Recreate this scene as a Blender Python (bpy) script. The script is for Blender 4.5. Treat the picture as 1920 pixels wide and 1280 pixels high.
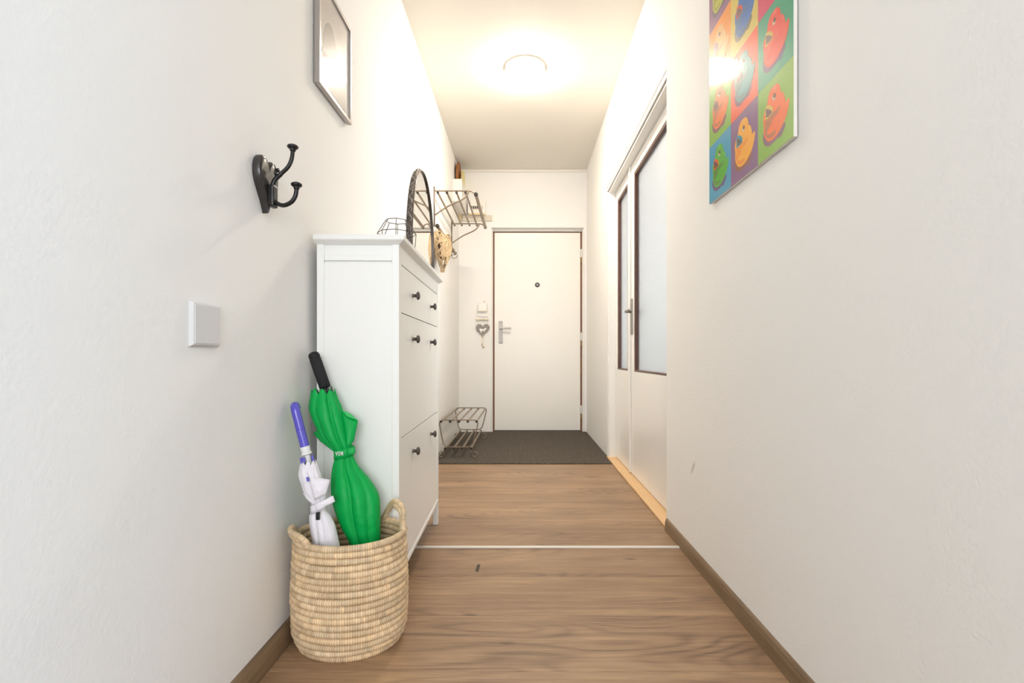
import bpy, bmesh, math, random
from mathutils import Vector, Matrix, noise
random.seed(7)
for o in list(bpy.data.objects): bpy.data.objects.remove(o)
scn = bpy.context.scene
COL = scn.collection
PI = math.pi

# ------------------------------------------------------------------ camera
F, CX, CY, EYE = 909.0, 979.0, 668.0, 0.80        # focal length and vanishing point in pixels of 1920x1280
cam = bpy.data.cameras.new('camera'); camo = bpy.data.objects.new('camera', cam); COL.objects.link(camo)
cam.sensor_width = 36; cam.sensor_fit = 'HORIZONTAL'; cam.lens = 36*F/1920
cam.shift_x = (960-CX)/1920; cam.shift_y = (CY-640)/1920
cam.clip_start = 0.02
camo.location = (0, 0, EYE); camo.rotation_euler = (PI/2, 0, 0)
scn.camera = camo

# ------------------------------------------------------------------ world, daylight, exposure
LAMP_STRENGTH = 75.0
LAMP_COLOR = (1.0, 0.905, 0.775)
w = bpy.data.worlds.new('sky'); scn.world = w; w.use_nodes = True
w.node_tree.nodes['Background'].inputs[0].default_value = (0.80, 0.89, 1.0, 1)
w.node_tree.nodes['Background'].inputs[1].default_value = 0.25

def area(name, loc, rot, sx, sy, power, color):
    l = bpy.data.lights.new(name, 'AREA'); l.shape = 'RECTANGLE'; l.size = sx; l.size_y = sy
    l.energy = power; l.color = color
    o = bpy.data.objects.new(name, l); COL.objects.link(o); o.location = loc; o.rotation_euler = rot
    return o
# daylight of the window in the room right behind the photographer
area('window_daylight', (3.14, -1.25, 1.5), (0, PI/2, 0), 1.5, 1.5, 22, (0.50, 0.72, 1.0))
# daylight of the window in the wall behind the photographer
area('window_daylight', (.25, -2.95, 1.5), (PI/2, 0, 0), 1.6, 1.5, 40, (0.94, 0.96, 1.0))
# daylight of the window in the room behind the frosted double door
area('window_daylight', (3.14, 3.0, 1.5), (0, PI/2, 0), 1.5, 2.0, 40, (0.84, 0.92, 1.0))

vs = scn.view_settings
vs.view_transform = 'Standard'; vs.look = 'None'; vs.gamma = 1; vs.use_curve_mapping = False
vs.exposure = 1.12

# ------------------------------------------------------------------ helpers
def at(px, py, Y):
    """point at distance Y (from the wall / floor / thing it touches) seen at a pixel"""
    return Vector(((px-CX)*Y/F, Y, EYE-(py-CY)*Y/F))
def lin(c):
    return tuple((v/255/12.92 if v/255 <= .04045 else ((v/255+.055)/1.055)**2.4) for v in c)

class MB:
    def __init__(s): s.v = []; s.f = []; s.c = []
    def box(s, lo, hi):
        b = len(s.v); x0, y0, z0 = lo; x1, y1, z1 = hi
        s.v += [(x0,y0,z0),(x1,y0,z0),(x1,y1,z0),(x0,y1,z0),(x0,y0,z1),(x1,y0,z1),(x1,y1,z1),(x0,y1,z1)]
        s.f += [tuple(b+i for i in q) for q in ((3,2,1,0),(4,5,6,7),(0,1,5,4),(1,2,6,5),(2,3,7,6),(3,0,4,7))]
        return s
    def sweep(s, pts, r, seg=8, closed=False, up=None):
        pts = [Vector(p) for p in pts]; n = len(pts)
        R = r if isinstance(r, (list, tuple)) else [r]*n
        tang = []
        for i in range(n):
            if closed: t = pts[(i+1) % n]-pts[i-1]
            else: t = pts[min(i+1, n-1)]-pts[max(i-1, 0)]
            tang.append(t.normalized())
        a = Vector(up) if up else (Vector((0,0,1)) if abs(tang[0].z) < .9 else Vector((1,0,0)))
        nrm = (a-tang[0]*a.dot(tang[0])).normalized()
        b0 = len(s.v)
        for i in range(n):
            t = tang[i]; nrm = nrm-t*nrm.dot(t)
            nrm = nrm.normalized() if nrm.length > 1e-6 else t.orthogonal().normalized()
            bi = t.cross(nrm)
            for k in range(seg):
                th = 2*PI*k/seg
                s.v.append(tuple(pts[i]+nrm*(R[i]*math.cos(th))+bi*(R[i]*math.sin(th))))
        m = n if closed else n-1
        for i in range(m):
            for k in range(seg):
                a0 = b0+i*seg+k; a1 = b0+i*seg+(k+1) % seg
                j = (i+1) % n
                s.f.append((a0, a1, b0+j*seg+(k+1) % seg, b0+j*seg+k))
        if not closed:
            s.f.append(tuple(b0+k for k in range(seg))[::-1])
            s.f.append(tuple(b0+(n-1)*seg+k for k in range(seg)))
        return s
    def lathe(s, base, axis, prof, seg=20):
        """prof: (distance along axis, radius)"""
        ax = Vector(axis).normalized(); u = ax.orthogonal().normalized(); q = ax.cross(u); b0 = len(s.v)
        for (h, r) in prof:
            for k in range(seg):
                th = 2*PI*k/seg
                s.v.append(tuple(Vector(base)+ax*h+u*(r*math.cos(th))+q*(r*math.sin(th))))
        for i in range(len(prof)-1):
            for k in range(seg):
                s.f.append((b0+i*seg+k, b0+i*seg+(k+1) % seg, b0+(i+1)*seg+(k+1) % seg, b0+(i+1)*seg+k))
        s.f.append(tuple(b0+k for k in range(seg))[::-1])
        s.f.append(tuple(b0+(len(prof)-1)*seg+k for k in range(seg)))
        return s
    def loft(s, rings, cap=True):
        n = len(rings[0]); b0 = len(s.v)
        for r in rings: s.v += [tuple(p) for p in r]
        for i in range(len(rings)-1):
            for k in range(n):
                s.f.append((b0+i*n+k, b0+i*n+(k+1) % n, b0+(i+1)*n+(k+1) % n, b0+(i+1)*n+k))
        if cap:
            s.f.append(tuple(b0+k for k in range(n))[::-1]); s.f.append(tuple(b0+(len(rings)-1)*n+k for k in range(n)))
        return s
    def prism(s, poly, d):
        """extrude a planar polygon (3-D points) by vector d"""
        d = Vector(d); return s.loft([[Vector(p) for p in poly], [Vector(p)+d for p in poly]])
    def poly(s, pts):
        b = len(s.v); s.v += [tuple(p) for p in pts]; s.f.append(tuple(range(b, b+len(pts)))); return s
    def build(s, name, mat, parent=None, smooth=False, bevel=0, origin=None, recalc=True, kind=None):
        me = bpy.data.meshes.new(name)
        off = Vector((0,0,0))
        if origin is not None: off = Vector(origin)
        elif parent is not None and 'base' in parent: off = Vector(parent['base'])
        me.from_pydata([tuple(Vector(p)-off) for p in s.v], [], s.f)
        if recalc:
            bm = bmesh.new(); bm.from_mesh(me); bmesh.ops.recalc_face_normals(bm, faces=bm.faces); bm.to_mesh(me); bm.free()
        if s.c:
            ca = me.color_attributes.new('tint', 'FLOAT_COLOR', 'POINT')
            for i, c in enumerate(s.c): ca.data[i].color = (c[0], c[1], c[2], 1)
        if smooth: me.shade_smooth()
        me.materials.append(M[mat] if isinstance(mat, str) else mat)
        o = bpy.data.objects.new(name, me); COL.objects.link(o)
        if parent is not None:
            o.parent = parent
            if 'base' in parent: o['base'] = list(parent['base'])
        elif origin is not None:
            o.location = off; o['base'] = list(off)
        if bevel:
            m = o.modifiers.new('bevel', 'BEVEL'); m.width = bevel; m.segments = 2; m.limit_method = 'ANGLE'; m.angle_limit = .6
        if kind: o['kind'] = kind
        return o
def tag(o, label, cat, group=None):
    o['label'] = label; o['category'] = cat
    if group: o['group'] = group
    return o
def thing(name, base, label, cat, group=None, rotz=0, local=False):
    o = bpy.data.objects.new(name, None); COL.objects.link(o); o.location = base; o.rotation_euler = (0, 0, rotz)
    o.empty_display_size = .05
    o['base'] = [0.0, 0.0, 0.0] if local else list(base)
    return tag(o, label, cat, group)
def struct(o, label, cat):
    o['kind'] = 'structure'; return tag(o, label, cat)
def bez(pts, n=8, closed=False):
    """Catmull-Rom through points"""
    P = [Vector(p) for p in pts]; out = []; m = len(P)
    rng = range(m) if closed else range(m-1)
    for i in rng:
        if closed: p0, p1, p2, p3 = P[i-1], P[i], P[(i+1) % m], P[(i+2) % m]
        else: p0, p1, p2, p3 = P[max(i-1,0)], P[i], P[i+1], P[min(i+2,m-1)]
        for k in range(n):
            t = k/n
            out.append(.5*((2*p1)+(p2-p0)*t+(2*p0-5*p1+4*p2-p3)*t*t+(3*p1-p0-3*p2+p3)*t**3))
    if not closed: out.append(P[-1])
    return out
def heart2d(n=48):
    out = []
    for k in range(n):
        t = 2*PI*k/n
        out.append((16*math.sin(t)**3/32, (13*math.cos(t)-5*math.cos(2*t)-2*math.cos(3*t)-math.cos(4*t)+2.5)/29))
    return out      # about -.5..+.5 both ways

# ------------------------------------------------------------------ materials
M = {}
def mat(name, color, rough=.5, metal=0, bump=None, coat=0, var=None, spec=.5, coatr=.05, tint=False):
    m = bpy.data.materials.new(name); m.use_nodes = True; nt = m.node_tree; N = nt.nodes; L = nt.links
    p = N['Principled BSDF']
    c = lin(color)
    p.inputs['Base Color'].default_value = (*c, 1); p.inputs['Roughness'].default_value = rough
    p.inputs['Metallic'].default_value = metal; p.inputs['Coat Weight'].default_value = coat
    p.inputs['Coat Roughness'].default_value = coatr; p.inputs['Specular IOR Level'].default_value = spec
    tc = N.new('ShaderNodeTexCoord')
    out = None
    if var:     # (scale, amount)
        no = N.new('ShaderNodeTexNoise'); no.inputs['Scale'].default_value = var[0]; no.inputs['Detail'].default_value = 4
        L.new(tc.outputs['Object'], no.inputs['Vector'])
        mx = N.new('ShaderNodeMix'); mx.data_type = 'RGBA'
        L.new(no.outputs['Fac'], mx.inputs[0])
        mx.inputs[6].default_value = (*[v*(1-var[1]) for v in c], 1); mx.inputs[7].default_value = (*[min(1, v*(1+var[1])) for v in c], 1)
        L.new(mx.outputs[2], p.inputs['Base Color']); out = mx.outputs[2]
    if tint:
        at_ = N.new('ShaderNodeAttribute'); at_.attribute_name = 'tint'
        mx = N.new('ShaderNodeMix'); mx.data_type = 'RGBA'; mx.blend_type = 'MULTIPLY'; mx.inputs[0].default_value = 1
        if out: L.new(out, mx.inputs[6])
        else: mx.inputs[6].default_value = (*c, 1)
        L.new(at_.outputs['Color'], mx.inputs[7]); L.new(mx.outputs[2], p.inputs['Base Color'])
    if bump:    # (scale, strength, distance)
        no = N.new('ShaderNodeTexNoise'); no.inputs['Scale'].default_value = bump[0]; no.inputs['Detail'].default_value = 3
        L.new(tc.outputs['Object'], no.inputs['Vector'])
        b = N.new('ShaderNodeBump'); b.inputs['Strength'].default_value = bump[1]; b.inputs['Distance'].default_value = bump[2]
        L.new(no.outputs['Fac'], b.inputs['Height']); L.new(b.outputs[0], p.inputs['Normal'])
        if coat: L.new(b.outputs[0], p.inputs['Coat Normal'])
    M[name] = m; return m

def wood(name, dark, mid, light, axis='X', rough=.45, gs=1.0, contrast=1.0):
    """procedural wood: fine fibre streaks plus cathedral rings, grain along one axis"""
    m = bpy.data.materials.new(name); m.use_nodes = True; nt = m.node_tree; N = nt.nodes; L = nt.links
    p = N['Principled BSDF']; p.inputs['Roughness'].default_value = rough
    tc = N.new('ShaderNodeTexCoord'); oi = N.new('ShaderNodeObjectInfo')
    mul = N.new('ShaderNodeMath'); mul.operation = 'MULTIPLY'; mul.inputs[1].default_value = 37
    L.new(oi.outputs['Random'], mul.inputs[0])
    add = N.new('ShaderNodeVectorMath'); add.operation = 'ADD'
    L.new(tc.outputs['Object'], add.inputs[0]); L.new(mul.outputs[0], add.inputs[1])
    def noise_(sx, sy, scale, detail, rgh=.55, dist=0):
        mp = N.new('ShaderNodeMapping'); L.new(add.outputs[0], mp.inputs['Vector'])
        mp.inputs['Scale'].default_value = (sx, sy, sy) if axis == 'X' else (sy, sx, sy)
        n = N.new('ShaderNodeTexNoise'); n.inputs['Scale'].default_value = scale; n.inputs['Detail'].default_value = detail
        n.inputs['Roughness'].default_value = rgh; n.inputs['Distortion'].default_value = dist
        L.new(mp.outputs[0], n.inputs['Vector']); return n.outputs['Fac']
    def math_(op, a, b=None):
        q = N.new('ShaderNodeMath'); q.operation = op
        for i, v in enumerate((a, b)):
            if v is None: continue
            if isinstance(v, (int, float)): q.inputs[i].default_value = v
            else: L.new(v, q.inputs[i])
        return q.outputs[0]
    big = noise_(.75, 3.6, 1.1*gs, 1.4, .45)
    rings = math_('POWER', math_('MULTIPLY', math_('ADD', math_('SINE', math_('MULTIPLY', big, 190)), 1), .5), 2.2)
    mask = math_('MINIMUM', math_('MAXIMUM', math_('MULTIPLY', math_('SUBTRACT', noise_(1.4, 5, 1.0*gs, 1), .42), 5), .12), 1)
    rings = math_('MULTIPLY', rings, mask)
    fine = noise_(7, 330, 1.0*gs, 3, .7)
    streak = noise_(.9, 30, 1.0*gs, 4, .65)
    cloud = noise_(1.3, 5.5, 1.3*gs, 3)
    mpv = N.new('ShaderNodeMapping'); L.new(add.outputs[0], mpv.inputs['Vector']); mpv.inputs['Scale'].default_value = (3.0, 8.0, 1) if axis == 'X' else (8.0, 3.0, 1)
    vo = N.new('ShaderNodeTexVoronoi'); vo.inputs['Scale'].default_value = 1.0; L.new(mpv.outputs[0], vo.inputs['Vector'])
    kn = math_('MULTIPLY', math_('MAXIMUM', math_('SUBTRACT', .10, vo.outputs['Distance']), 0), -4.5*contrast)
    v = math_('SUBTRACT', math_('MULTIPLY', fine, .75), math_('MULTIPLY', rings, .20*contrast))
    v = math_('ADD', v, math_('MULTIPLY', streak, .55*contrast))
    v = math_('ADD', v, math_('MULTIPLY', cloud, .60*contrast))
    v = math_('SUBTRACT', v, -.10+.55*contrast)
    v = math_('ADD', v, kn)
    cr = N.new('ShaderNodeValToRGB'); e = cr.color_ramp.elements
    e[0].position = .08; e[0].color = (*lin(dark), 1); e[1].position = .8; e[1].color = (*lin(light), 1)
    q = e.new(.45); q.color = (*lin(mid), 1)
    L.new(v, cr.inputs[0]); L.new(cr.outputs[0], p.inputs['Base Color'])
    b = N.new('ShaderNodeBump'); b.inputs['Strength'].default_value = .12; b.inputs['Distance'].default_value = .001
    L.new(fine, b.inputs['Height']); L.new(b.outputs[0], p.inputs['Normal'])
    M[name] = m; return m

mat('wall', (247, 245, 241), .75, bump=(130, .28, .003), spec=.3)
mat('ceiling', (239, 234, 225), .8, bump=(60, .15, .002), spec=.3)
wood('floor_wood', (104, 80, 61), (152, 121, 92), (192, 158, 121), 'X', .42)
wood('base_wood', (96, 76, 56), (130, 106, 80), (152, 126, 98), 'Y', .45)
wood('pine', (205, 160, 108), (228, 188, 138), (240, 208, 162), 'Y', .5, contrast=.6)
mat('subfloor', (70, 58, 46), .9)
mat('white_paint', (246, 246, 242), .35, var=(3, .015))
mat('white_gloss', (249, 247, 242), .25, var=(4, .02))
mat('door_white', (248, 245, 238), .35, var=(3, .02))
mat('white_plastic', (236, 235, 234), .4)
mat('switch_plastic', (218, 216, 214), .4)
mat('gap_dark', (60, 52, 46), .9)
mat('brown_paint', (124, 80, 56), .45, var=(12, .15))
mat('brown_bead', (92, 60, 46), .4, var=(25, .25))
mat('chipped', (150, 112, 72), .7, var=(60, .6))
mat('strip', (222, 214, 204), .35)
mat('knob_metal', (92, 86, 82), .35, .7)
mat('rack_metal', (140, 123, 104), .4, .5)
mat('rod_metal', (156, 139, 119), .42, .45, var=(40, .12))
mat('rack_dark', (58, 50, 44), .45, .3)
mat('mirror_metal', (84, 76, 72), .4, .6)
mat('mirror_glass', (238, 238, 236), .015, 1.0)
mat('black_iron', (26, 25, 25), .32, .2, bump=(300, .1, .001))
mat('black_wood', (44, 39, 36), .3, coat=.3)
mat('wire', (62, 55, 54), .4, .5)
mat('steel', (158, 152, 145), .4, .75)
mat('brass', (176, 150, 104), .35, .8)
mat('silver_frame', (178, 172, 168), .32, .75)
mat('twig', (214, 188, 152), .7, tint=True)
mat('twig_core', (124, 98, 70), .9)
mat('straw', (240, 215, 178), .6, bump=(260, .35, .002), tint=True)
mat('straw_dark', (150, 118, 76), .8)
mat('green_cloth', (0, 168, 76), .45, bump=(26, .35, .012), spec=.25)
mat('green_light', (60, 196, 104), .45)
mat('white_cloth', (236, 232, 238), .45, bump=(34, .4, .012), var=(22, .03))
mat('black_foam', (24, 24, 26), .75, bump=(500, .4, .001))
mat('black_plastic', (22, 22, 24), .3)
mat('chrome', (200, 200, 205), .15, 1)
mat('violet_plastic', (92, 84, 196), .22, coat=.3)
mat('letter_white', (244, 244, 240), .5)
mat('grey_print', (150, 146, 140), .6)
mat('sign_grey', (150, 144, 136), .6, var=(60, .08))
mat('sign_white', (250, 247, 242), .6)
mat('sign_text', (176, 168, 158), .6)
mat('string', (214, 190, 142), .8)
mat('tray_brown', (158, 98, 46), .45, var=(14, .2))
mat('tray_yellow', (236, 220, 158), .5)
mat('beige_plastic', (226, 214, 196), .5)
mat('box_white', (244, 240, 232), .5)
mat('yellow_lip', (236, 214, 166), .5)
mat('canvas_edge', (236, 230, 222), .6)
mat('scuff', (78, 66, 54), .7)

def glow(name, color, strength):
    m = bpy.data.materials.new(name); m.use_nodes = True; p = m.node_tree.nodes['Principled BSDF']
    p.inputs['Base Color'].default_value = (.9, .9, .9, 1)
    p.inputs['Emission Color'].default_value = (*color, 1); p.inputs['Emission Strength'].default_value = strength
    M[name] = m
glow('lamp_glass', LAMP_COLOR, LAMP_STRENGTH)

def frosted():
    m = bpy.data.materials.new('frosted_glass'); m.use_nodes = True; nt = m.node_tree; N = nt.nodes; L = nt.links
    p = N['Principled BSDF']; p.inputs['Base Color'].default_value = (.93, .95, .97, 1)
    p.inputs['Transmission Weight'].default_value = 1; p.inputs['Roughness'].default_value = .42; p.inputs['IOR'].default_value = 1.35
    tc = N.new('ShaderNodeTexCoord'); v = N.new('ShaderNodeTexVoronoi'); v.inputs['Scale'].default_value = 130
    L.new(tc.outputs['Object'], v.inputs['Vector'])
    b = N.new('ShaderNodeBump'); b.inputs['Strength'].default_value = .35; b.inputs['Distance'].default_value = .002
    L.new(v.outputs['Distance'], b.inputs['Height']); L.new(b.outputs[0], p.inputs['Normal'])
    M['frosted_glass'] = m
frosted()

def carpet():
    m = bpy.data.materials.new('carpet'); m.use_nodes = True; nt = m.node_tree; N = nt.nodes; L = nt.links
    p = N['Principled BSDF']; p.inputs['Roughness'].default_value = .95; p.inputs['Specular IOR Level'].default_value = .1
    tc = N.new('ShaderNodeTexCoord'); n = N.new('ShaderNodeTexNoise'); n.inputs['Scale'].default_value = 95; n.inputs['Detail'].default_value = 6
    n.inputs['Roughness'].default_value = .8
    L.new(tc.outputs['Object'], n.inputs['Vector'])
    cr = N.new('ShaderNodeValToRGB'); e = cr.color_ramp.elements
    e[0].position = .36; e[0].color = (*lin((40, 37, 35)), 1); e[1].position = .66; e[1].color = (*lin((128, 118, 108)), 1)
    L.new(n.outputs['Fac'], cr.inputs[0]); L.new(cr.outputs[0], p.inputs['Base Color'])
    b = N.new('ShaderNodeBump'); b.inputs['Strength'].default_value = .8; b.inputs['Distance'].default_value = .004
    L.new(n.outputs['Fac'], b.inputs['Height']); L.new(b.outputs[0], p.inputs['Normal'])
    M['carpet'] = m
carpet()

def wall_with_smudge():
    """the right wall's paint with the brown rubbed mark low down by the door"""
    m = M['wall'].copy(); m.name = 'wall_marked'; nt = m.node_tree; N = nt.nodes; L = nt.links; p = N['Principled BSDF']
    tc = N.new('ShaderNodeTexCoord'); mp = N.new('ShaderNodeMapping'); mp.vector_type = 'TEXTURE'
    mp.inputs['Location'].default_value = (.679, 1.895, .365); mp.inputs['Rotation'].default_value = (math.radians(38), 0, 0)
    mp.inputs['Scale'].default_value = (1, .012, .045)
    L.new(tc.outputs['Object'], mp.inputs['Vector'])
    n = N.new('ShaderNodeTexNoise'); n.inputs['Scale'].default_value = 60; L.new(tc.outputs['Object'], n.inputs['Vector'])
    ln = N.new('ShaderNodeVectorMath'); ln.operation = 'LENGTH'; L.new(mp.outputs[0], ln.inputs[0])
    ad = N.new('ShaderNodeMath'); ad.operation = 'ADD'; L.new(ln.outputs['Value'], ad.inputs[0]); L.new(n.outputs['Fac'], ad.inputs[1])
    mr = N.new('ShaderNodeMapRange'); mr.inputs[1].default_value = .8; mr.inputs[2].default_value = 1.5; mr.inputs[3].default_value = .5; mr.inputs[4].default_value = 0
    L.new(ad.outputs[0], mr.inputs[0])
    mx = N.new('ShaderNodeMix'); mx.data_type = 'RGBA'; L.new(mr.outputs[0], mx.inputs[0])
    mx.inputs[6].default_value = p.inputs['Base Color'].default_value; mx.inputs[7].default_value = (*lin((176, 150, 110)), 1)
    L.new(mx.outputs[2], p.inputs['Base Color']); M['wall_marked'] = m
wall_with_smudge()

# ------------------------------------------------------------------ the setting
XL, XR, YB, ZC = -.665, .679, 5.10, 2.764
Y0 = .25                                    # where the hall's right wall begins
DY0, DY1, DZ = 2.242, 3.84, 2.115           # opening of the double door
floor = struct(MB().box((-.80, -3.0, -.08), (3.3, 5.6, -.012)).build('floor', 'subfloor'),
               'grey brown wood plank floor of the hallway', 'floor')
struct(MB().box((-.80, -3.0, ZC), (3.3, 5.6, ZC+.1)).build('ceiling', 'ceiling'), 'warm white painted hallway ceiling', 'ceiling')
struct(MB().box((XL-.12, -3.0, -.012), (XL, YB, ZC)).build('wall_left', 'wall'), 'white plaster wall behind the cabinet and hook', 'wall')
XRN = .668                                  # the wall nearer than the door stands a little proud
wr = MB().box((XRN, Y0, -.012), (XR+.12, DY0, ZC)).box((XR, DY1, -.012), (XR+.12, YB, ZC)).box((XR, DY0, DZ), (XR+.12, DY1, ZC))
struct(wr.build('wall_right', 'wall_marked'), 'white plaster wall with the glazed double door', 'wall')
EX0, EX1, EZ = -.322, .652, 2.155           # entrance opening
wb = MB().box((XL-.12, YB, -.012), (EX0, YB+.2, ZC)).box((EX1, YB, -.012), (XR+.12, YB+.2, ZC)).box((EX0, YB, EZ), (EX1, YB+.2, ZC))
struct(wb.build('wall_back', 'wall'), 'white end wall around the entrance door', 'wall')
struct(MB().box((XR+.12, Y0, -.012), (3.2, Y0+.1, ZC)).build('wall_divider', 'wall'), 'inner wall between the two rooms beside the hall', 'wall')
struct(MB().box((XR+.12, YB, -.012), (3.2, YB+.12, ZC)).build('wall_room', 'wall'), 'end wall of the room behind the glazed door', 'wall')
wf = MB().box((XL-.12, -3.1, -.012), (-.55, -3.0, ZC)).box((1.05, -3.1, -.012), (3.3, -3.0, ZC)).box((-.55, -3.1, -.012), (1.05, -3.0, .75)).box((-.55, -3.1, 2.25), (1.05, -3.0, ZC))
struct(wf.build('wall_front', 'wall'), 'wall behind the photographer', 'wall')
ws = MB()
for y0, y1 in ((-3.0, -2.0), (-.5, 2.0), (4.0, 5.2)): ws.box((3.2, y0, -.012), (3.3, y1, ZC))
for y0, y1 in ((-2.0, -.5), (2.0, 4.0)): ws.box((3.2, y0, -.012), (3.3, y1, .75)); ws.box((3.2, y0, 2.25), (3.3, y1, ZC))
struct(ws.build('wall_side', 'wall'), 'outer wall with the two windows', 'wall')
# hall floor planks, laid across the hall
PW = .266
pm = None; n = 0
ys = [2.03+PW*k for k in range(-7, 12)]
for y in ys:
    if pm is None:
        o = MB().box((XL+.004, .0008, -.012), (XR-.004, PW-.0008, 0)).build('plank', 'floor_wood', floor, bevel=.0012); pm = o
    else:
        o = pm.copy(); COL.objects.link(o)
    o.location = (0, y, 0)
struct(MB().box((XL, 2.02, 0), (XR-.02, 2.040, .005)).build('trim_1', 'strip', bevel=.0015), 'pale transition strip across the wooden floor', 'trim')
MB().poly([at(893.5, 1071, 0) if False else Vector(((px-CX)*yy/F, yy, .0006)) for px, yy in
           ((891, .8*F/(1071-CY)), (897, .8*F/(1071-CY)), (901, .8*F/(1058-CY)), (895, .8*F/(1058-CY)))]).build('scuff_mark', 'scuff', floor, recalc=False)

def baseboard(name, xw, sgn, y0, y1, label):
    wd = .021 if sgn > 0 else .012
    prof = [(0, 0), (wd*.96, 0), (wd, .012), (wd*.93, .036), (wd*.7, .050), (wd*.4, .056), (0, .057)]
    rings = [[Vector((xw+sgn*a, y, b)) for a, b in prof] for y in (y0, y1)]
    struct(MB().loft(rings).build(name, 'base_wood'), label, 'baseboard')
baseboard('baseboard_left', XL, 1, -2.9, 1.50, 'brown wood baseboard beside the straw basket')
baseboard('baseboard_right', XRN, -1, Y0, DY0-.012, 'brown wood baseboard on the right wall ending at the door')

# entrance door ----------------------------------------------------
DYF = 5.185
frame = struct(MB().box((EX0, YB+.03, 0), (EX0+.010, YB+.19, EZ)).box((EX1-.012, YB+.03, 0), (EX1, YB+.19, EZ))
               .box((EX0+.010, YB+.06, EZ-.022), (EX1-.012, YB+.19, EZ)).build('trim_2', 'door_white', bevel=.002),
               'white steel frame around the entrance door', 'door frame')
MB().box((EX0+.010, DYF+.006, 0), (EX0+.030, DYF+.03, EZ-.022)).build('rebate_strip', 'brown_paint', frame)
MB().box((EX1-.034, DYF+.006, 0), (EX1-.012, DYF+.03, EZ-.022)).build('rebate_strip', 'brown_paint', frame)
MB().box((EX0+.030, DYF+.006, 2.120), (EX1-.034, DYF+.03, EZ-.022)).build('rebate_strip', 'brown_paint', frame)
for z0, z1 in ((1.72, 1.79), (.98, 1.03), (.62, .78), (.16, .26)):
    MB().box((EX1-.024, DYF+.004, z0), (EX1-.016, DYF+.0055, z1)).build('chipped_patch', 'chipped', frame)
LX0, LX1 = EX0+.027, EX1-.030
door = thing('door_1', ((LX0+LX1)/2, DYF, 0), 'flat white entrance door with peephole and steel lever', 'door'); door['kind'] = 'structure'
MB().box((LX0, DYF, .012), (LX1, DYF+.04, 2.122)).build('leaf', 'door_white', door, bevel=.002)
for z in (1.90, 1.01, .23):
    h = MB().lathe((LX1+.010, DYF-.004, z-.04), (0, 0, 1), [(0, .008), (.085, .008)], 10).build('hinge', 'white_paint', door)
    MB().lathe((LX1+.010, DYF-.004, z-.095), (0, 0, 1), [(0, .0075), (.05, .0075)], 10).build('hinge_pin', 'brass', h)
pp = MB().lathe(tuple(at(1007.5, 534, DYF)), (0, -1, 0), [(0, .026), (.004, .026), (.009, .019), (.009, .012), (.006, .010)], 24).build('peephole', 'knob_metal', door)
MB().lathe(tuple(at(1007.5, 534, DYF-.006)), (0, -1, 0), [(0, .009), (.003, .007), (.004, .003)], 16).build('lens', 'chrome', pp)
a, b = at(935.4, 643.5, DYF), at(942.2, 602, DYF)
pl = MB().box((a.x, DYF-.008, a.z), (b.x, DYF, b.z)).build('handle_plate', 'steel', door, bevel=.002)
for px in (937, 940.5):
    for py in (603.5, 641.5):
        MB().lathe(tuple(at(px, py, DYF-.008)), (0, -1, 0), [(0, .004), (.002, .003)], 8).build('screw', 'rack_dark', pl)
c = at(938.5, 615.3, DYF-.008)
lv = MB().lathe(tuple(c), (0, -1, 0), [(0, .012), (.045, .011)], 14)
e = at(958, 615.3, DYF-.05)
lv.box((c.x-.012, DYF-.062, c.z-.010), (e.x, DYF-.046, c.z+.010)).build('lever', 'steel', pl, bevel=.003)
struct(MB().box((XL, YB-.012, ZC-.03), (XR, YB, ZC)).build('trim_3', 'ceiling', bevel=.004), 'slim cove strip under the ceiling above the entrance', 'trim')

# glazed double door -----------------------------------------------
DX = .735                                    # face of the leaves
fr = MB().box((XR+.004, DY1-.035, 0), (XR+.12, DY1, DZ)).box((XR+.004, DY0, 0), (XR+.12, DY0+.035, DZ)).box((XR+.004, DY0+.035, DZ-.03), (XR+.12, DY1-.035, DZ))
fr2 = struct(fr.build('trim_4', 'white_gloss', bevel=.002), 'white frame of the glazed double door', 'door frame')
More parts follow.
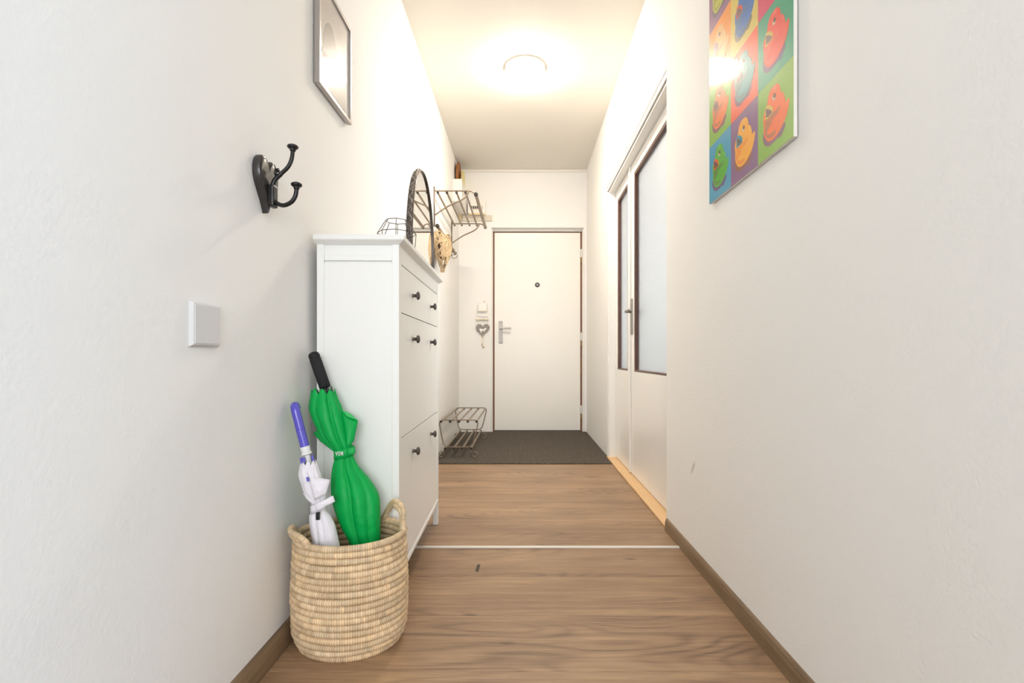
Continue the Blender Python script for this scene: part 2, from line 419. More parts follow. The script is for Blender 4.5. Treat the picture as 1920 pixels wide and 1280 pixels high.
# moulded head board above the opening
prof = [(0, DZ-.012), (.006, DZ-.012), (.006, DZ+.012), (.011, DZ+.018), (.011, DZ+.034), (0, DZ+.046)]
rings = [[Vector((XR-a, y, b)) for a, b in prof] for y in (DY0, DY1+.01)]
struct(MB().loft(rings).build('trim_5', 'white_gloss'), 'white moulding above the glazed double door', 'trim')
struct(MB().box((XR-.012, DY0+.002, 0), (DX+.06, DY1-.01, .012)).build('trim_6', 'pine', bevel=.003), 'light pine threshold board under the double door', 'trim')
def glazed_leaf(name, y0, y1, sl, sr, label, handle):
    """leaf between y0 (near) and y1 (far); stile widths at near / far"""
    zb, zt, g0, g1 = .016, DZ-.034, .700, 2.005
    d = thing(name, (DX+.02, (y0+y1)/2, 0), label, 'door'); d['kind'] = 'structure'
    x0, x1 = DX, DX+.04
    MB().box((x0, y0, zb), (x1, y1, g0)).build('lower_panel', 'white_gloss', d, bevel=.002)
    MB().box((x0, y0, g1), (x1, y1, zt)).build('top_rail', 'white_gloss', d, bevel=.002)
    MB().box((x0, y0, g0), (x1, y0+sl, g1)).build('stile', 'white_gloss', d, bevel=.002)
    MB().box((x0, y1-sr, g0), (x1, y1, g1)).build('stile', 'white_gloss', d, bevel=.002)
    b = .020
    a0, a1 = y0+sl, y1-sr
    for lo, hi in (((x0+.002, a0, g0), (x1-.002, a0+b, g1)), ((x0+.002, a1-b, g0), (x1-.002, a1, g1)),
                   ((x0+.002, a0+b, g0), (x1-.002, a1-b, g0+b*.6)), ((x0+.002, a0+b, g1-b), (x1-.002, a1-b, g1))):
        MB().box(lo, hi).build('glazing_bead', 'brown_bead', d, bevel=.003)
    MB().box((x0+.020, a0+b-.004, g0+.008), (x0+.025, a1-b+.004, g1-b+.004)).build('pane', 'frosted_glass', d)
    if handle:
        yy = y1-.032
        p = MB().box((x0-.007, yy-.017, .945), (x0, yy+.017, 1.185)).build('handle_plate', 'steel', d, bevel=.002)
        l = MB().lathe((x0-.007, yy, 1.10), (-1, 0, 0), [(0, .010), (.040, .0095)], 14)
        l.sweep(bez([(x0-.042, yy+.006, 1.10), (x0-.046, yy-.03, 1.10), (x0-.044, yy-.115, 1.098)], 6), .0085, 10).build('lever', 'steel', p, smooth=True)
        p = MB().box((x1, yy-.017, .945), (x1+.007, yy+.017, 1.185)).build('handle_plate', 'steel', d, bevel=.002)
        l = MB().lathe((x1+.007, yy, 1.10), (1, 0, 0), [(0, .010), (.040, .0095)], 14)
        l.sweep(bez([(x1+.042, yy+.006, 1.10), (x1+.046, yy-.03, 1.10), (x1+.044, yy-.115, 1.098)], 6), .0085, 10).build('lever', 'steel', p, smooth=True)
    return d
YS = 3.272
glazed_leaf('door_2', DY0+.038, YS-.002, .10, .085, 'wide white door leaf with frosted pane and lever handle', True)
nl = glazed_leaf('door_3', YS+.002, DY1-.038, .105, .065, 'narrow white door leaf with frosted pane beside the wide leaf', False)
MB().box((DX-.012, YS-.006, .02), (DX, YS+.030, DZ-.036)).build('cover_strip', 'white_gloss', nl, bevel=.003)

# simple window frames in the outer wall (behind the photographer and behind the frosted glass)
m_ = MB().box((-.55, -3.07, .75), (-.49, -3.02, 2.25)).box((.99, -3.07, .75), (1.05, -3.02, 2.25)).box((-.49, -3.07, .75), (.99, -3.02, .81)).box((-.49, -3.07, 2.19), (.99, -3.02, 2.25)).box((.21, -3.07, .81), (.29, -3.02, 2.19))
struct(m_.build('window_3', 'white_gloss'), 'white window in the wall straight behind the photographer', 'window')
for k, (y0, y1) in enumerate(((-2.0, -.5), (2.0, 4.0))):
    m_ = MB().box((3.215, y0, .75), (3.265, y0+.06, 2.25)).box((3.215, y1-.06, .75), (3.265, y1, 2.25)).box((3.215, y0+.06, .75), (3.265, y1-.06, .81)).box((3.215, y0+.06, 2.19), (3.265, y1-.06, 2.25)).box((3.215, (y0+y1)/2-.04, .81), (3.265, (y0+y1)/2+.04, 2.19))
    struct(m_.build('window_%d' % (k+1), 'white_gloss'), ['white window of the room behind the photographer', 'white window of the room behind the glazed door'][k], 'window')

# ------------------------------------------------------------------ ceiling lamp
LP = (0.02, 3.30, ZC)
lamp = thing('ceiling_lamp', LP, 'glowing round flush lamp on the hallway ceiling', 'lamp')
MB().lathe(LP, (0, 0, -1), [(0, .135), (.018, .135), (.020, .128)], 40).build('lamp_base', 'white_paint', lamp, smooth=False)
MB().lathe((LP[0], LP[1], ZC-.018), (0, 0, -1), [(0, .128)]+[(.056*math.sin(k*PI/16), .128*math.cos(k*PI/16)) for k in range(1, 8)]+[(.056, .004)], 40).build('glass_shade', 'lamp_glass', lamp, smooth=True)

# ------------------------------------------------------------------ shoe cabinet
L_, D_ = .82, .256
cab = thing('shoe_cabinet', (-.386, 1.52, 0), 'tall narrow white shoe cabinet with dark knobs against the left wall', 'cabinet', rotz=math.radians(1.2), local=True)
body = MB().box((-D_+.004, .010, .112), (-.019, L_-.010, 1.15)).build('body', 'white_paint', cab)
for (x0, x1) in ((-D_, -D_+.022), (-.022, 0)):
    for (y0, y1) in ((0, .034), (L_-.034, L_)):
        MB().box((x0, y0, 0), (x1, y1, 1.152)).build('leg', 'white_paint', cab, bevel=.0015)
for (ya, yb_, sg) in ((.0045, .010, 1), (L_-.010, L_-.0045, -1)):
    MB().box((-D_+.022, ya, .112), (-.022, yb_, 1.092)).build('side_panel', 'white_paint', cab)
    MB().box((-D_+.022, ya, 1.119), (-.022, yb_, 1.152)).build('side_panel', 'white_paint', cab)
    MB().box((-D_+.022, ya-.003 if sg > 0 else ya-.001, 1.100), (-.022, yb_+.001 if sg > 0 else yb_+.003, 1.119)).build('side_rail', 'white_paint', cab, bevel=.002)
def rect(ov, z): return [Vector((-D_-.004*(ov > 0), -ov, z)), Vector((ov, -ov, z)), Vector((ov, L_+ov, z)), Vector((-D_-.004*(ov > 0), L_+ov, z))]
MB().loft([rect(.0, 1.150), rect(.004, 1.153), rect(.016, 1.160), rect(.019, 1.163), rect(.019, 1.176), rect(.017, 1.178)]).build('top', 'white_paint', cab)
MB().box((-.019, .034, 1.0955), (-.001, L_-.034, 1.152)).build('frieze', 'white_paint', cab, bevel=.001)
MB().box((-.024, .030, .104), (.003, L_-.030, .120)).build('bottom_rail', 'white_paint', cab, bevel=.002)
def knob(y, z, par):
    MB().lathe((-.001, y, z), (1, 0, 0), [(0, .0075), (.003, .006), (.013, .006), (.015, .012), (.018, .0150), (.022, .0145), (.025, .010), (.026, .004)], 20).build('knob', 'knob_metal', par, smooth=True)
for nm, z0, z1, kz in (('drawer', .9415, 1.0925, 1.017), ('flap_door', .5385, .9385, .862), ('flap_door', .1225, .5355, .462)):
    d = MB().box((-.019, .0365, z0), (-.001, L_-.0365, z1)).build(nm, 'white_paint', cab, bevel=.0012)
    for y in (.215, .595): knob(y, kz, d)

# wire lantern on the cabinet
wl = thing('wire_lantern', (-.452, 1.75, 1.178), 'small dark wire cage holder on top of the white cabinet', 'candle holder')
def ring8(r, z, ph=.2): return [Vector((-.452+r*math.cos(2*PI*k/8+ph), 1.75+r*math.sin(2*PI*k/8+ph), z)) for k in range(8)]
R0, R1, R2 = ring8(.040, 1.288), ring8(.068, 1.242), ring8(.062, 1.1795)
for nm, R in (('top_ring', R0), ('middle_ring', R1), ('base_ring', R2)):
    MB().sweep(R, .0013, 6, closed=True).build(nm, 'wire', wl)
for k in range(8):
    MB().sweep([R0[k], R1[k], R2[k]], .0013, 6).build('wire', 'wire', wl)

# ------------------------------------------------------------------ oval mirror on the wall
MYC, MZC, MA, MBB = 3.13, 1.49, .345, .495
mi = thing('oval_mirror', (XL, MYC, MZC-MBB), 'tall oval mirror in a dark metal frame on the left wall', 'mirror')
def ov(sa, sb, x, n=72): return [Vector((x, MYC+sa*math.cos(2*PI*k/n), MZC+sb*math.sin(2*PI*k/n))) for k in range(n)]
fb = MB()
o1, o2 = (MA, MBB), (MA-.009, MBB-.009)
rg = [ov(*o1, XL+.002), ov(*o1, XL+.034), ov(MA-.002, MBB-.002, XL+.036), ov(MA-.007, MBB-.007, XL+.036), ov(*o2, XL+.033), ov(*o2, XL+.014)]
fb.loft(rg, cap=False).build('frame', 'mirror_metal', mi, smooth=False)
MB().loft([ov(*o2, XL+.004), ov(*o2, XL+.026)]).build('mirror_glass', 'mirror_glass', mi)
for ph, mt in ((0, 'steel'), (PI, 'mirror_metal'), (PI/2, 'steel')):
    pts = []; NB = 620; rj = random.Random(int(ph*10)); amp = 1
    for k in range(NB):
        t = 2*PI*k/NB
        if k % 10 == 0: amp = rj.uniform(.55, 1.15)
        a_ = 52*t*(1 if ph != PI/2 else .62)+ph
        rad = .003+.0045*math.cos(a_)*amp
        pts.append(Vector((XL+.017+.012*math.sin(a_)*amp, MYC+(MA+rad)*math.cos(t), MZC+(MBB+rad)*math.sin(t))))
    MB().sweep(pts, .0017, 5, closed=True).build('twisted_wire', mt, mi, smooth=True)

# ------------------------------------------------------------------ hat rack on the wall
RY0, RY1 = 3.64, 4.54
RX = [-.633, -.565, -.4925, -.4245]
ZR = 2.042
hr = thing('hat_rack', (XL, (RY0+RY1)/2, 1.78), 'brown metal wall rack with slatted hat shelf and coat rail', 'coat rack')
for Y in (RY0, RY1):
    b = MB()
    b.sweep([(XL+.006, Y, 1.775), (XL+.006, Y, 2.075)], .0055, 8)
    b.sweep(bez([(XL+.006, Y, ZR), (-.52, Y, ZR), (-.42, Y, ZR), (-.375, Y, ZR-.006), (-.350, Y, ZR-.028)], 6), .0055, 8)
    b.sweep(bez([(XL+.008, Y, 1.860), (-.56, Y, 1.925), (-.455, Y, 1.975), (-.418, Y, 2.005), (-.40, Y, ZR)], 6), .0055, 8)
    b.build('bracket', 'rack_metal', hr, smooth=True)
for x in RX:
    r = MB().sweep([(x, RY0-.004, ZR-.012), (x, RY1+.004, ZR-.012)], .0075, 10).build('rod', 'rod_metal', hr)
    for Y, d in ((RY0, -1), (RY1, 1)):
        MB().lathe((x, Y-.004*d, ZR-.013), (0, d, 0), [(0, .0095), (.010, .0095), (.014, .006)], 12).build('cap', 'rack_dark', r)
r = MB().sweep([(-.346, RY0-.01, ZR-.030), (-.346, RY1+.01, ZR-.030)], .0130, 14).build('front_rail', 'rod_metal', hr)
for Y, d in ((RY0, -1), (RY1, 1)):
    MB().lathe((-.346, Y+.008*d, ZR-.030), (0, d, 0), [(0, .0150), (.010, .0150), (.014, .011)], 16).build('cap', 'rack_dark', r)
CRX, CRZ = -.632, 1.772
r = MB().sweep([(CRX, RY0-.02, CRZ), (CRX, RY1+.02, CRZ)], .0125, 14).build('coat_rail', 'rod_metal', hr)
for Y, d in ((RY0-.02, -1), (RY1+.02, 1)):
    MB().lathe((CRX, Y, CRZ), (0, d, 0), [(0, .0155), (.012, .0155), (.017, .011)], 16).build('cap', 'rack_dark', r)
for Y in (3.90, 4.04, 4.17, 4.30, 4.43):
    h = MB().lathe((CRX, Y-.01, CRZ), (0, 1, 0), [(0, .0155), (.02, .0155)], 14)
    h.sweep(bez([(CRX, Y, CRZ-.014), (CRX-.012, Y, CRZ-.05), (CRX+.004, Y, CRZ-.075), (CRX+.032, Y, CRZ-.068), (CRX+.042, Y, CRZ-.045)], 6), .0028, 6).build('hook', 'rack_metal', hr, smooth=True)

# wicker heart hanging from the coat rail
hb = Vector((-.606, 3.70, 1.438))
wh = thing('wicker_heart', tuple(hb), 'puffed heart woven of pale twigs hanging from the coat rail', 'decoration')
ang = math.radians(69); ux = Vector((math.cos(ang), math.sin(ang), 0)); un = Vector((math.sin(ang), -math.cos(ang), 0))
HP = heart2d(64)
def hpt(t, s, side):
    t = t % 1; i = t*64; k = int(i) % 64; f_ = i-int(i); p = HP[k]; q = HP[(k+1) % 64]
    x = p[0]+(q[0]-p[0])*f_; y = p[1]+(q[1]-p[1])*f_
    th = .036*math.sqrt(max(0, 1-s*s))*side
    return hb+ux*(x*s*.235)+un*th+Vector((0, 0, .155+y*s*.315))
tw = MB(); rng = random.Random(3)
core = MB(); rr = []
for s in (1, .94, .8, .6, .35, .05):
    rr.append([hb+(hpt(k/40, s*.70, 1)-hb) - un*.006 for k in range(40)])
core.loft(rr, cap=False)
rr = [[hb+(hpt(k/40, s*.70, -1)-hb)+un*.006 for k in range(40)] for s in (1, .94, .8, .6, .35, .05)]
core.loft(rr, cap=False).build('core', 'twig_core', wh)
def hs_frac(x, y):
    """fraction of the way from the heart's middle to its edge"""
    a_ = math.atan2(y, x); k = min(range(len(HB)), key=lambda q: abs((HB[q][0]-a_+PI) % (2*PI)-PI))
    return math.hypot(x, y)/max(.03, HB[k][1])
HB = sorted((math.atan2(q[1], q[0]), math.hypot(*q)) for q in heart2d(240))
cnt = 0
while cnt < 300:
    x, y = rng.uniform(-.5, .5), rng.uniform(-.52, .42); side = 1 if rng.random() < .72 else -1
    a_ = rng.uniform(0, PI); ln = rng.uniform(.10, .30)
    pts = []
    for j in range(5):
        q = (j/4-.5)*ln; xx_, yy_ = x+math.cos(a_)*q*1.3, y+math.sin(a_)*q
        f_ = hs_frac(xx_, yy_)
        if f_ > .97: break
        pts.append(hb+ux*(xx_*.235)+un*(side*(.036*math.sqrt(max(0, 1-f_*f_))+rng.uniform(.0, .0015)))+Vector((0, 0, .155+yy_*.315)))
    if len(pts) < 4: continue
    n0 = len(tw.v); tw.sweep(pts, rng.uniform(.0020, .0030), 4)
    c = rng.uniform(.78, 1.12); tw.c += [(c, c*rng.uniform(.96, 1.0), c*rng.uniform(.86, .98))]*(len(tw.v)-n0)
    cnt += 1
for k in [q % 64 for q in range(150)]:      # twigs bent along the edge
    pts = [hb+ux*(HP[(k+j) % 64][0]*.235*f_)+un*rng.uniform(-.020, .020)+Vector((0, 0, .155+HP[(k+j) % 64][1]*.315*f_)) for j, f_ in ((0, .95), (2, .97), (5, .95))]
    n0 = len(tw.v); tw.sweep(pts, rng.uniform(.0020, .0030), 4); c = rng.uniform(.78, 1.1)
    tw.c += [(c, c*.98, c*.92)]*(len(tw.v)-n0)
tw.build('twigs', 'twig', wh, kind='stuff')
MB().sweep([hb+Vector((0, 0, .27)), Vector((CRX+.004, 3.675, CRZ+.014)), Vector((CRX-.014, 3.68, CRZ+.005))], .0016, 5).build('hanging_cord', 'string', wh)

# ------------------------------------------------------------------ shoe rack on the mat
mp_ = [(XL+.002, 3.60), (XR-.014, 3.60), (XR-.014, 3.842), (XR-.002, 3.842), (XR-.002, YB-.002), (EX1-.014, YB-.002), (EX1-.014, 5.18), (EX0+.012, 5.18), (EX0+.012, YB-.002), (XL+.002, YB-.002)]
dm = MB().prism([Vector((x, y, 0)) for x, y in mp_], (0, 0, .009)).build('doormat', 'carpet', bevel=.003)
tag(dm, 'dark grey carpet mat filling the floor before the entrance door', 'mat')
SY0, SY1, ZM = 3.79, 4.69, .009
sr = thing('shoe_rack', (-.50, (SY0+SY1)/2, ZM), 'low two tier metal shoe rack standing on the dark mat', 'shoe rack')
def rcorner(pts, rad, n=5):
    out = []; m = len(pts)
    for i in range(m):
        p = Vector(pts[i]); a_ = (Vector(pts[i-1])-p).normalized(); b_ = (Vector(pts[(i+1) % m])-p).normalized()
        for k in range(n+1):
            t = k/n; A = p+a_*rad; B = p+b_*rad
            out.append((1-t)**2*A+2*t*(1-t)*p+t*t*B)
    return out
for Y in (SY0, SY1):
    e_ = MB().sweep(rcorner([(-.652, Y, .303), (-.338, Y, .303), (-.392, Y, .092), (-.612, Y, .092)], .045), .0045, 8, closed=True).build('end_frame', 'rack_metal', sr, smooth=True)
    for sg, x in ((1, -.400), (-1, -.604)):
        cx_ = -.500+sg*.130; cz = ZM+.0255
        pts = [(x, Y, .092), (x+sg*.006, Y, .066)]
        for k in range(15):
            t = PI*(.90)+k*(2*PI*1.0)/14 if sg > 0 else PI*(.10)-k*(2*PI)/14
            pts.append((cx_+.021*math.cos(t), Y, cz+.021*math.sin(t)))
        MB().sweep(pts, .0042, 7).build('foot', 'rack_metal', e_, smooth=True)
for x in (-.634, -.563, -.494, -.425, -.356):
    r = MB().sweep([(x, SY0-.004, .293), (x, SY1+.004, .293)], .0075, 10).build('rod', 'rod_metal', sr)
    for Y, d in ((SY0, -1), (SY1, 1)): MB().lathe((x, Y-.004*d, .291), (0, d, 0), [(0, .0098), (.010, .0098), (.014, .006)], 12).build('cap', 'rack_dark', r)
for x in (-.600, -.535, -.467, -.400):
    r = MB().sweep([(x, SY0-.004, .083), (x, SY1+.004, .083)], .0075, 10).build('rod', 'rod_metal', sr)
    for Y, d in ((SY0, -1), (SY1, 1)): MB().lathe((x, Y-.004*d, .081), (0, d, 0), [(0, .0098), (.010, .0098), (.014, .006)], 12).build('cap', 'rack_dark', r)

# ------------------------------------------------------------------ high box with trays, fuse box
bx = MB().box((XL, 4.64, 2.285), (-.578, YB, 2.50)).build('wall_box', 'box_white', bevel=.003, origin=(-.62, 4.87, 2.285))
tag(bx, 'white boxed casing high in the corner above the hat rack', 'box')
def tray(name, y, r, x, m, label):
    t = thing(name, (x, y, 2.50), label, 'tray')
    cz = 2.50+r
    MB().lathe((x, y, cz), (1, 0, -.06), [(0, r*.9), (.004, r), (.016, r), (.020, r*.97), (.014, r*.90), (.010, r*.5), (.010, .002)], 32).build('dish', m, t, smooth=False)
tray('wooden_tray', 4.85, .118, -.648, 'tray_brown', 'round brown wooden tray standing on the high white casing')
tray('yellow_tray', 5.0, .105, -.622, 'tray_yellow', 'round pale yellow tray standing behind the brown one')
a, b = at(878.5, 403, YB), at(911, 378.5, YB)
fb = thing('fuse_box', ((a.x+b.x)/2, YB, a.z), 'small white fuse box with black switches on the end wall', 'fuse box')
MB().box((a.x, YB-.075, a.z), (b.x, YB, b.z)).build('housing', 'box_white', fb, bevel=.004)
p0, p1 = at(882, 392.5, YB-.075), at(906, 386, YB-.075)
win = MB().box((p0.x, YB-.080, p0.z), (p1.x, YB-.075, p1.z)).build('switch_bay', 'beige_plastic', fb)
for px in (884.5, 888.3, 891.8, 895.2, 898.6):
    q0, q1 = at(px-.9, 391, YB-.08), at(px+.9, 387, YB-.08)
    MB().box((q0.x, YB-.092, q0.z), (q1.x, YB-.080, q1.z)).build('switch', 'black_plastic', win)
q0, q1 = at(879, 402.6, YB-.075), at(911, 399.5, YB-.075)
MB().box((q0.x, YB-.086, q0.z), (q1.x, YB-.075, q1.z)).build('lower_lip', 'yellow_lip', fb)
a, b = at(867, 415, YB), at(923, 404.2, YB)
tag(MB().box((a.x, YB-.022, a.z), (b.x, YB, b.z)).build('cable_duct', 'beige_plastic', bevel=.003, origin=(a.x, YB, a.z)), 'beige cable duct below the fuse box on the end wall', 'cable duct')
a, b = at(860, 415, YB), at(866, 391, YB)
tag(MB().box((a.x, YB-.03, a.z), (b.x, YB, b.z)).build('wood_strip', 'yellow_lip', bevel=.002, origin=(a.x, YB, a.z)), 'short tan wood strip upright beside the cable duct', 'strip')

# ------------------------------------------------------------------ welcome sign on the end wall
sg_ = thing('welcome_sign', tuple(at(905, 651, YB)), 'hanging welcome sign with grey heart and dog cutout beside the door', 'sign')
def plate(pts, y0, y1, nm, m, par=sg_, bevel=0):
    return MB().prism([at(px, py, YB)+Vector((0, y1-YB, 0)) for px, py in pts], (0, y0-y1, 0)).build(nm, m, par, bevel=bevel)
plate([(897, 568.5), (913, 568.5), (913.5, 583), (896.5, 583)], YB-.022, YB-.008, 'top_plaque', 'sign_white', bevel=.002)
plate([(897, 582.5), (912.5, 582.5), (912, 584.6), (897.5, 584.6)], YB-.024, YB-.008, 'ledge', 'beige_plastic')
wp = plate([(893, 589.5), (916, 589.5), (916, 599), (893, 599)], YB-.018, YB-.008, 'word_plaque', 'sign_white', bevel=.002)
plate([(892.5, 598.8), (916.5, 598.8), (916.5, 600), (892.5, 600)], YB-.021, YB-.008, 'bar', 'string')
def text_mesh(txt, size, name, m, mw, parent, extrude=.0006):
    cu = bpy.data.curves.new(name, 'FONT'); cu.body = txt; cu.size = size; cu.extrude = extrude; cu.align_x = 'CENTER'; cu.align_y = 'CENTER'
    t = bpy.data.objects.new(name, cu); COL.objects.link(t)
    dg = bpy.context.evaluated_depsgraph_get(); me = bpy.data.meshes.new_from_object(t.evaluated_get(dg))
    bpy.data.objects.remove(t)
    me.transform(mw)
    if 'base' in parent: me.transform(Matrix.Translation(-Vector(parent['base'])))
    me.materials.clear(); me.materials.append(M[m])
    o = bpy.data.objects.new(name, me); COL.objects.link(o); o.parent = parent
    return o
text_mesh('V\u00edtejte', .044, 'lettering', 'sign_text', Matrix.Translation(at(905, 594.3, YB)+Vector((0, -.0185, 0))) @ Matrix.Rotation(PI/2, 4, 'X'), wp)
hc = at(905.4, 619.5, YB)
hs = MB().prism([hc+Vector((x*.144, -.008, z*.135)) for x, z in heart2d(40)], (0, -.010, 0)).build('heart', 'sign_grey', sg_, bevel=.0015)
dog = [(899, 616.3), (900.5, 615.6), (905, 617), (908, 616.6), (909.5, 614.8), (912.5, 615), (912.2, 616.6), (910, 618.3), (909, 620), (908.6, 622.4), (907.3, 620.2), (904.5, 619.8), (903, 621.5), (902.8, 624), (901.6, 623.4), (901.2, 620.8), (899.6, 618.6)]
plate(dog, YB-.0188, YB-.0178, 'dog_cutout', 'sign_white', hs)
for (x0, y0), (x1, y1) in (((897, 570), (894.5, 591)), ((913, 570), (915, 591)), ((895.5, 599), (895.8, 609)), ((914.8, 599), (914.6, 609)), ((903.5, 631), (903.6, 644)), ((907, 631), (906, 644))):
    MB().sweep([at(x0, y0, YB-.014), at(x1, y1, YB-.014)], .0012, 5).build('cord', 'string', sg_)
MB().lathe(tuple(at(908.5, 566, YB)), (0, -1, 0), [(0, .004), (.02, .004), (.022, .007), (.025, .007)], 10).build('nail', 'brass', sg_)
for px, py in ((904, 645), (906.5, 650)):
    MB().lathe(tuple(at(px, py, YB-.014)-Vector((0, 0, .010))), (0, 0, 1), [(0, .003), (.006, .0085), (.014, .0085), (.02, .003)], 12).build('bead', 'string', sg_, smooth=True)
MB().lathe(tuple(at(905.4, 629.5, YB-.018)), (0, -1, 0), [(0, .007), (.006, .006)], 10).build('button', 'string', hs)

# ------------------------------------------------------------------ heart hook
hk = thing('heart_hook', (XL, 1.238, 1.165), 'black heart shaped wall plaque with a double coat hook', 'coat hook')
HC = Vector((XL, 1.238, 1.235))
def hring(x, s): return [HC+Vector((x, p*.094*s, q*.140*s)) for p, q in heart2d(120)]
MB().loft([hring(.001, .97), hring(.003, 1.0), hring(.014, 1.0), hring(.019, .96), hring(.021, .89), hring(.020, .87), hring(.021, .84)]).build('plaque', 'black_wood', hk, smooth=True).data.set_sharp_from_angle(angle=.5)
YH = 1.238
bp = MB().box((XL+.020, YH-.013, 1.180), (XL+.036, YH+.013, 1.236)).build('mount_plate', 'black_iron', hk, bevel=.004)
hkb = MB()
hkb.sweep([(XL+.024, YH, 1.212), tuple(at(513, 358, YH))], .0075, 10)
hkb.sweep(bez([at(512, 362, YH), at(511, 350, YH), at(516, 337, YH), at(528, 325, YH), at(540, 313, YH), at(547, 298, YH), at(549, 280, YH)], 6), [.0062]*6+[.0058]*12+[.0050]*19, 10)
hkb.build('upper_arm', 'black_iron', hk, smooth=True)
MB().sweep(bez([at(511, 350, YH), at(510, 366, YH), at(517, 379, YH), at(531, 385, YH), at(546, 379, YH), at(554, 367, YH), at(556, 352, YH)], 6), .0054, 10).build('lower_arm', 'black_iron', hk, smooth=True)
MB().sweep(bez([at(521, 332, YH), at(517, 326, YH), at(518, 320, YH), at(523, 319, YH)], 6), [.004]*12+[.0055]*7, 8).build('curl', 'black_iron', hk, smooth=True)
for p in (at(549, 281, YH), at(556, 352, YH)):
    MB().lathe(tuple(p-Vector((0, 0, .004))), (0, 0, 1), [(0, .006), (.003, .0075), (.005, .0065), (.008, .012), (.012, .0140), (.015, .0120), (.018, .006), (.019, .002)], 20).build('knob', 'black_iron', hk, smooth=True)

# ------------------------------------------------------------------ wall plate (switch)
sw = thing('wall_switch', (XL, 1.010, .822), 'plain square white switch plate on the left wall', 'switch')
def sq(h, x): return [Vector((XL+x, 1.010+sy*h, .866+sz*h)) for sy, sz in ((-1, -1), (1, -1), (1, 1), (-1, 1))]
MB().loft([sq(.046, 0), sq(.046, .004), sq(.042, .010)]).build('plate', 'switch_plastic', sw, bevel=.001)
MB().loft([sq(.040, .009), sq(.0395, .0112)]).build('rocker', 'switch_plastic', sw, bevel=.001)

# ------------------------------------------------------------------ framed print, left wall
fy0, fy1, fz0, fz1 = 1.540, 1.830, 1.672, 2.03
fp = thing('picture_frame', (XL, (fy0+fy1)/2, fz0), 'silver framed grey print high on the left wall', 'picture')
f0 = .013
xw = XL+.004; xf = XL+.022
for lo, hi in (((xw, fy0, fz0), (xf, fy0+f0, fz1)), ((xw, fy1-f0, fz0), (xf, fy1, fz1)), ((xw, fy0+f0, fz0), (xf, fy1-f0, fz0+f0)), ((xw, fy0+f0, fz1-f0), (xf, fy1-f0, fz1))):
    MB().box(lo, hi).build('frame_bar', 'silver_frame', fp, bevel=.0015)
def gradmat(name, c1, c2, y0, y1):
    m = mat(name, c1, .3, coat=1, coatr=.06); return m
mat('print_paper', (188, 180, 170), .4, coat=.8, coatr=.06, spec=.05, bump=(22, .04, .004)); mat('print_white', (220, 215, 208), .4, coat=.8, coatr=.06, spec=.05)
mat('print_grey', (146, 137, 126), .4, coat=.8, coatr=.06, spec=.05, bump=(22, .04, .004)); mat('print_dark', (120, 116, 110), .4, coat=.8, coatr=.06, spec=.05)
xp = xf-.008
pr = MB().box((xw, fy0+f0, fz0+f0), (xp, fy1-f0, fz1-f0)).build('print', 'print_white', fp)
MB().box((xp, fy0+f0+.012, fz0+f0+.012), (xp+.0004, fy1-f0-.03, fz1-f0-.012)).build('printed_area', 'print_paper', pr)
cy_, cz_ = 1.645, 1.80
MB().prism([Vector((xp+.0004, cy_+.062*math.cos(t), (cz_+.125*math.sin(t)) if math.sin(t) > 0 else cz_-.02*abs(math.sin(t)))) for t in [2*PI*k/40 for k in range(40)]], (.0004, 0, 0)).build('printed_arch', 'print_grey', pr)
MB().prism([Vector((xp+.0004, y, z)) for y, z in ((1.566, 1.803), (1.60, 1.809), (1.66, 1.804), (1.72, 1.81), (1.785, 1.800), (1.785, 1.793), (1.70, 1.798), (1.63, 1.795), (1.566, 1.796))], (.0006, 0, 0)).build('printed_horizon', 'print_dark', pr)

# ------------------------------------------------------------------ duck print, right wall
PX = .655                                     # picture plane
def up(zx, zy, s=8.0, ox=1415, oy=130):       # photo pixel on the picture -> (y, z)
    px, py = ox+zx/s, oy+zy/s
    Y = PX*F/(px-CX); return Y, EYE-(py-CY)*Y/F
py0, py1 = 1.171, 1.696                        # near and far edge
CW, CH, pz0 = (py1-py0)/3, .196, 1.331
pic = thing('duck_picture', (PX, (py0+py1)/2, pz0), 'colourful pop art print of rubber ducks on the right wall', 'picture')
MB().box((PX+.0005, py0, pz0), (PX+.010, py1, pz0+4*CH)).build('board', 'canvas_edge', pic, bevel=.0008)
MB().box((PX+.010, py0+.06, pz0+.03), (XRN, py1-.06, pz0+4*CH-.06)).build('backing', 'canvas_edge', pic)
pcache = {}
def pmat(c):
    g = sum(c)/3; d = tuple(max(0, min(255, int((g+(v-g)*1.22)*.90))) for v in c)
    if c not in pcache: pcache[c] = mat('print_%d_%d_%d' % c, d, .4, coat=.45, coatr=.06, spec=.08, bump=(90, .05, .003))
    return pcache[c].name
DUCK = [(345,212),(372,235),(386,285),(393,335),(415,335),(440,365),(455,425),(468,490),(487,450),(508,428),(520,440),(518,500),(500,600),(475,700),(448,775),(410,850),(365,935),(320,1000),(270,1050),(210,1080),(170,1050),(145,1000),(135,940),(140,870),(130,790),(135,690),(150,640),(165,590),(190,520),(198,440),(215,375),(245,300),(290,245),(320,220)]
SHADOW = [(135,970),(125,1020),(128,1080),(150,1140),(195,1155),(240,1135),(300,1080),(345,1030),(390,1010),(420,950),(455,860),(462,820),(450,785),(400,870),(320,990),(220,1070)]
BREAST = [(375,540),(368,600),(340,660),(270,745),(245,830),(205,900),(185,960),(230,970),(310,915),(320,940),(280,1000),(215,1040),(175,1015),(150,950),(160,850),(155,780),(190,745),(265,660),(330,600)]
BEAK = [(165,600),(170,565),(200,540),(235,540),(265,560),(275,600),(268,650),(240,690),(205,725),(175,760),(155,750),(160,700),(155,640)]
MOUTH = [(172,600),(215,598),(262,632),(245,668),(205,710),(160,722),(175,690),(168,640)]
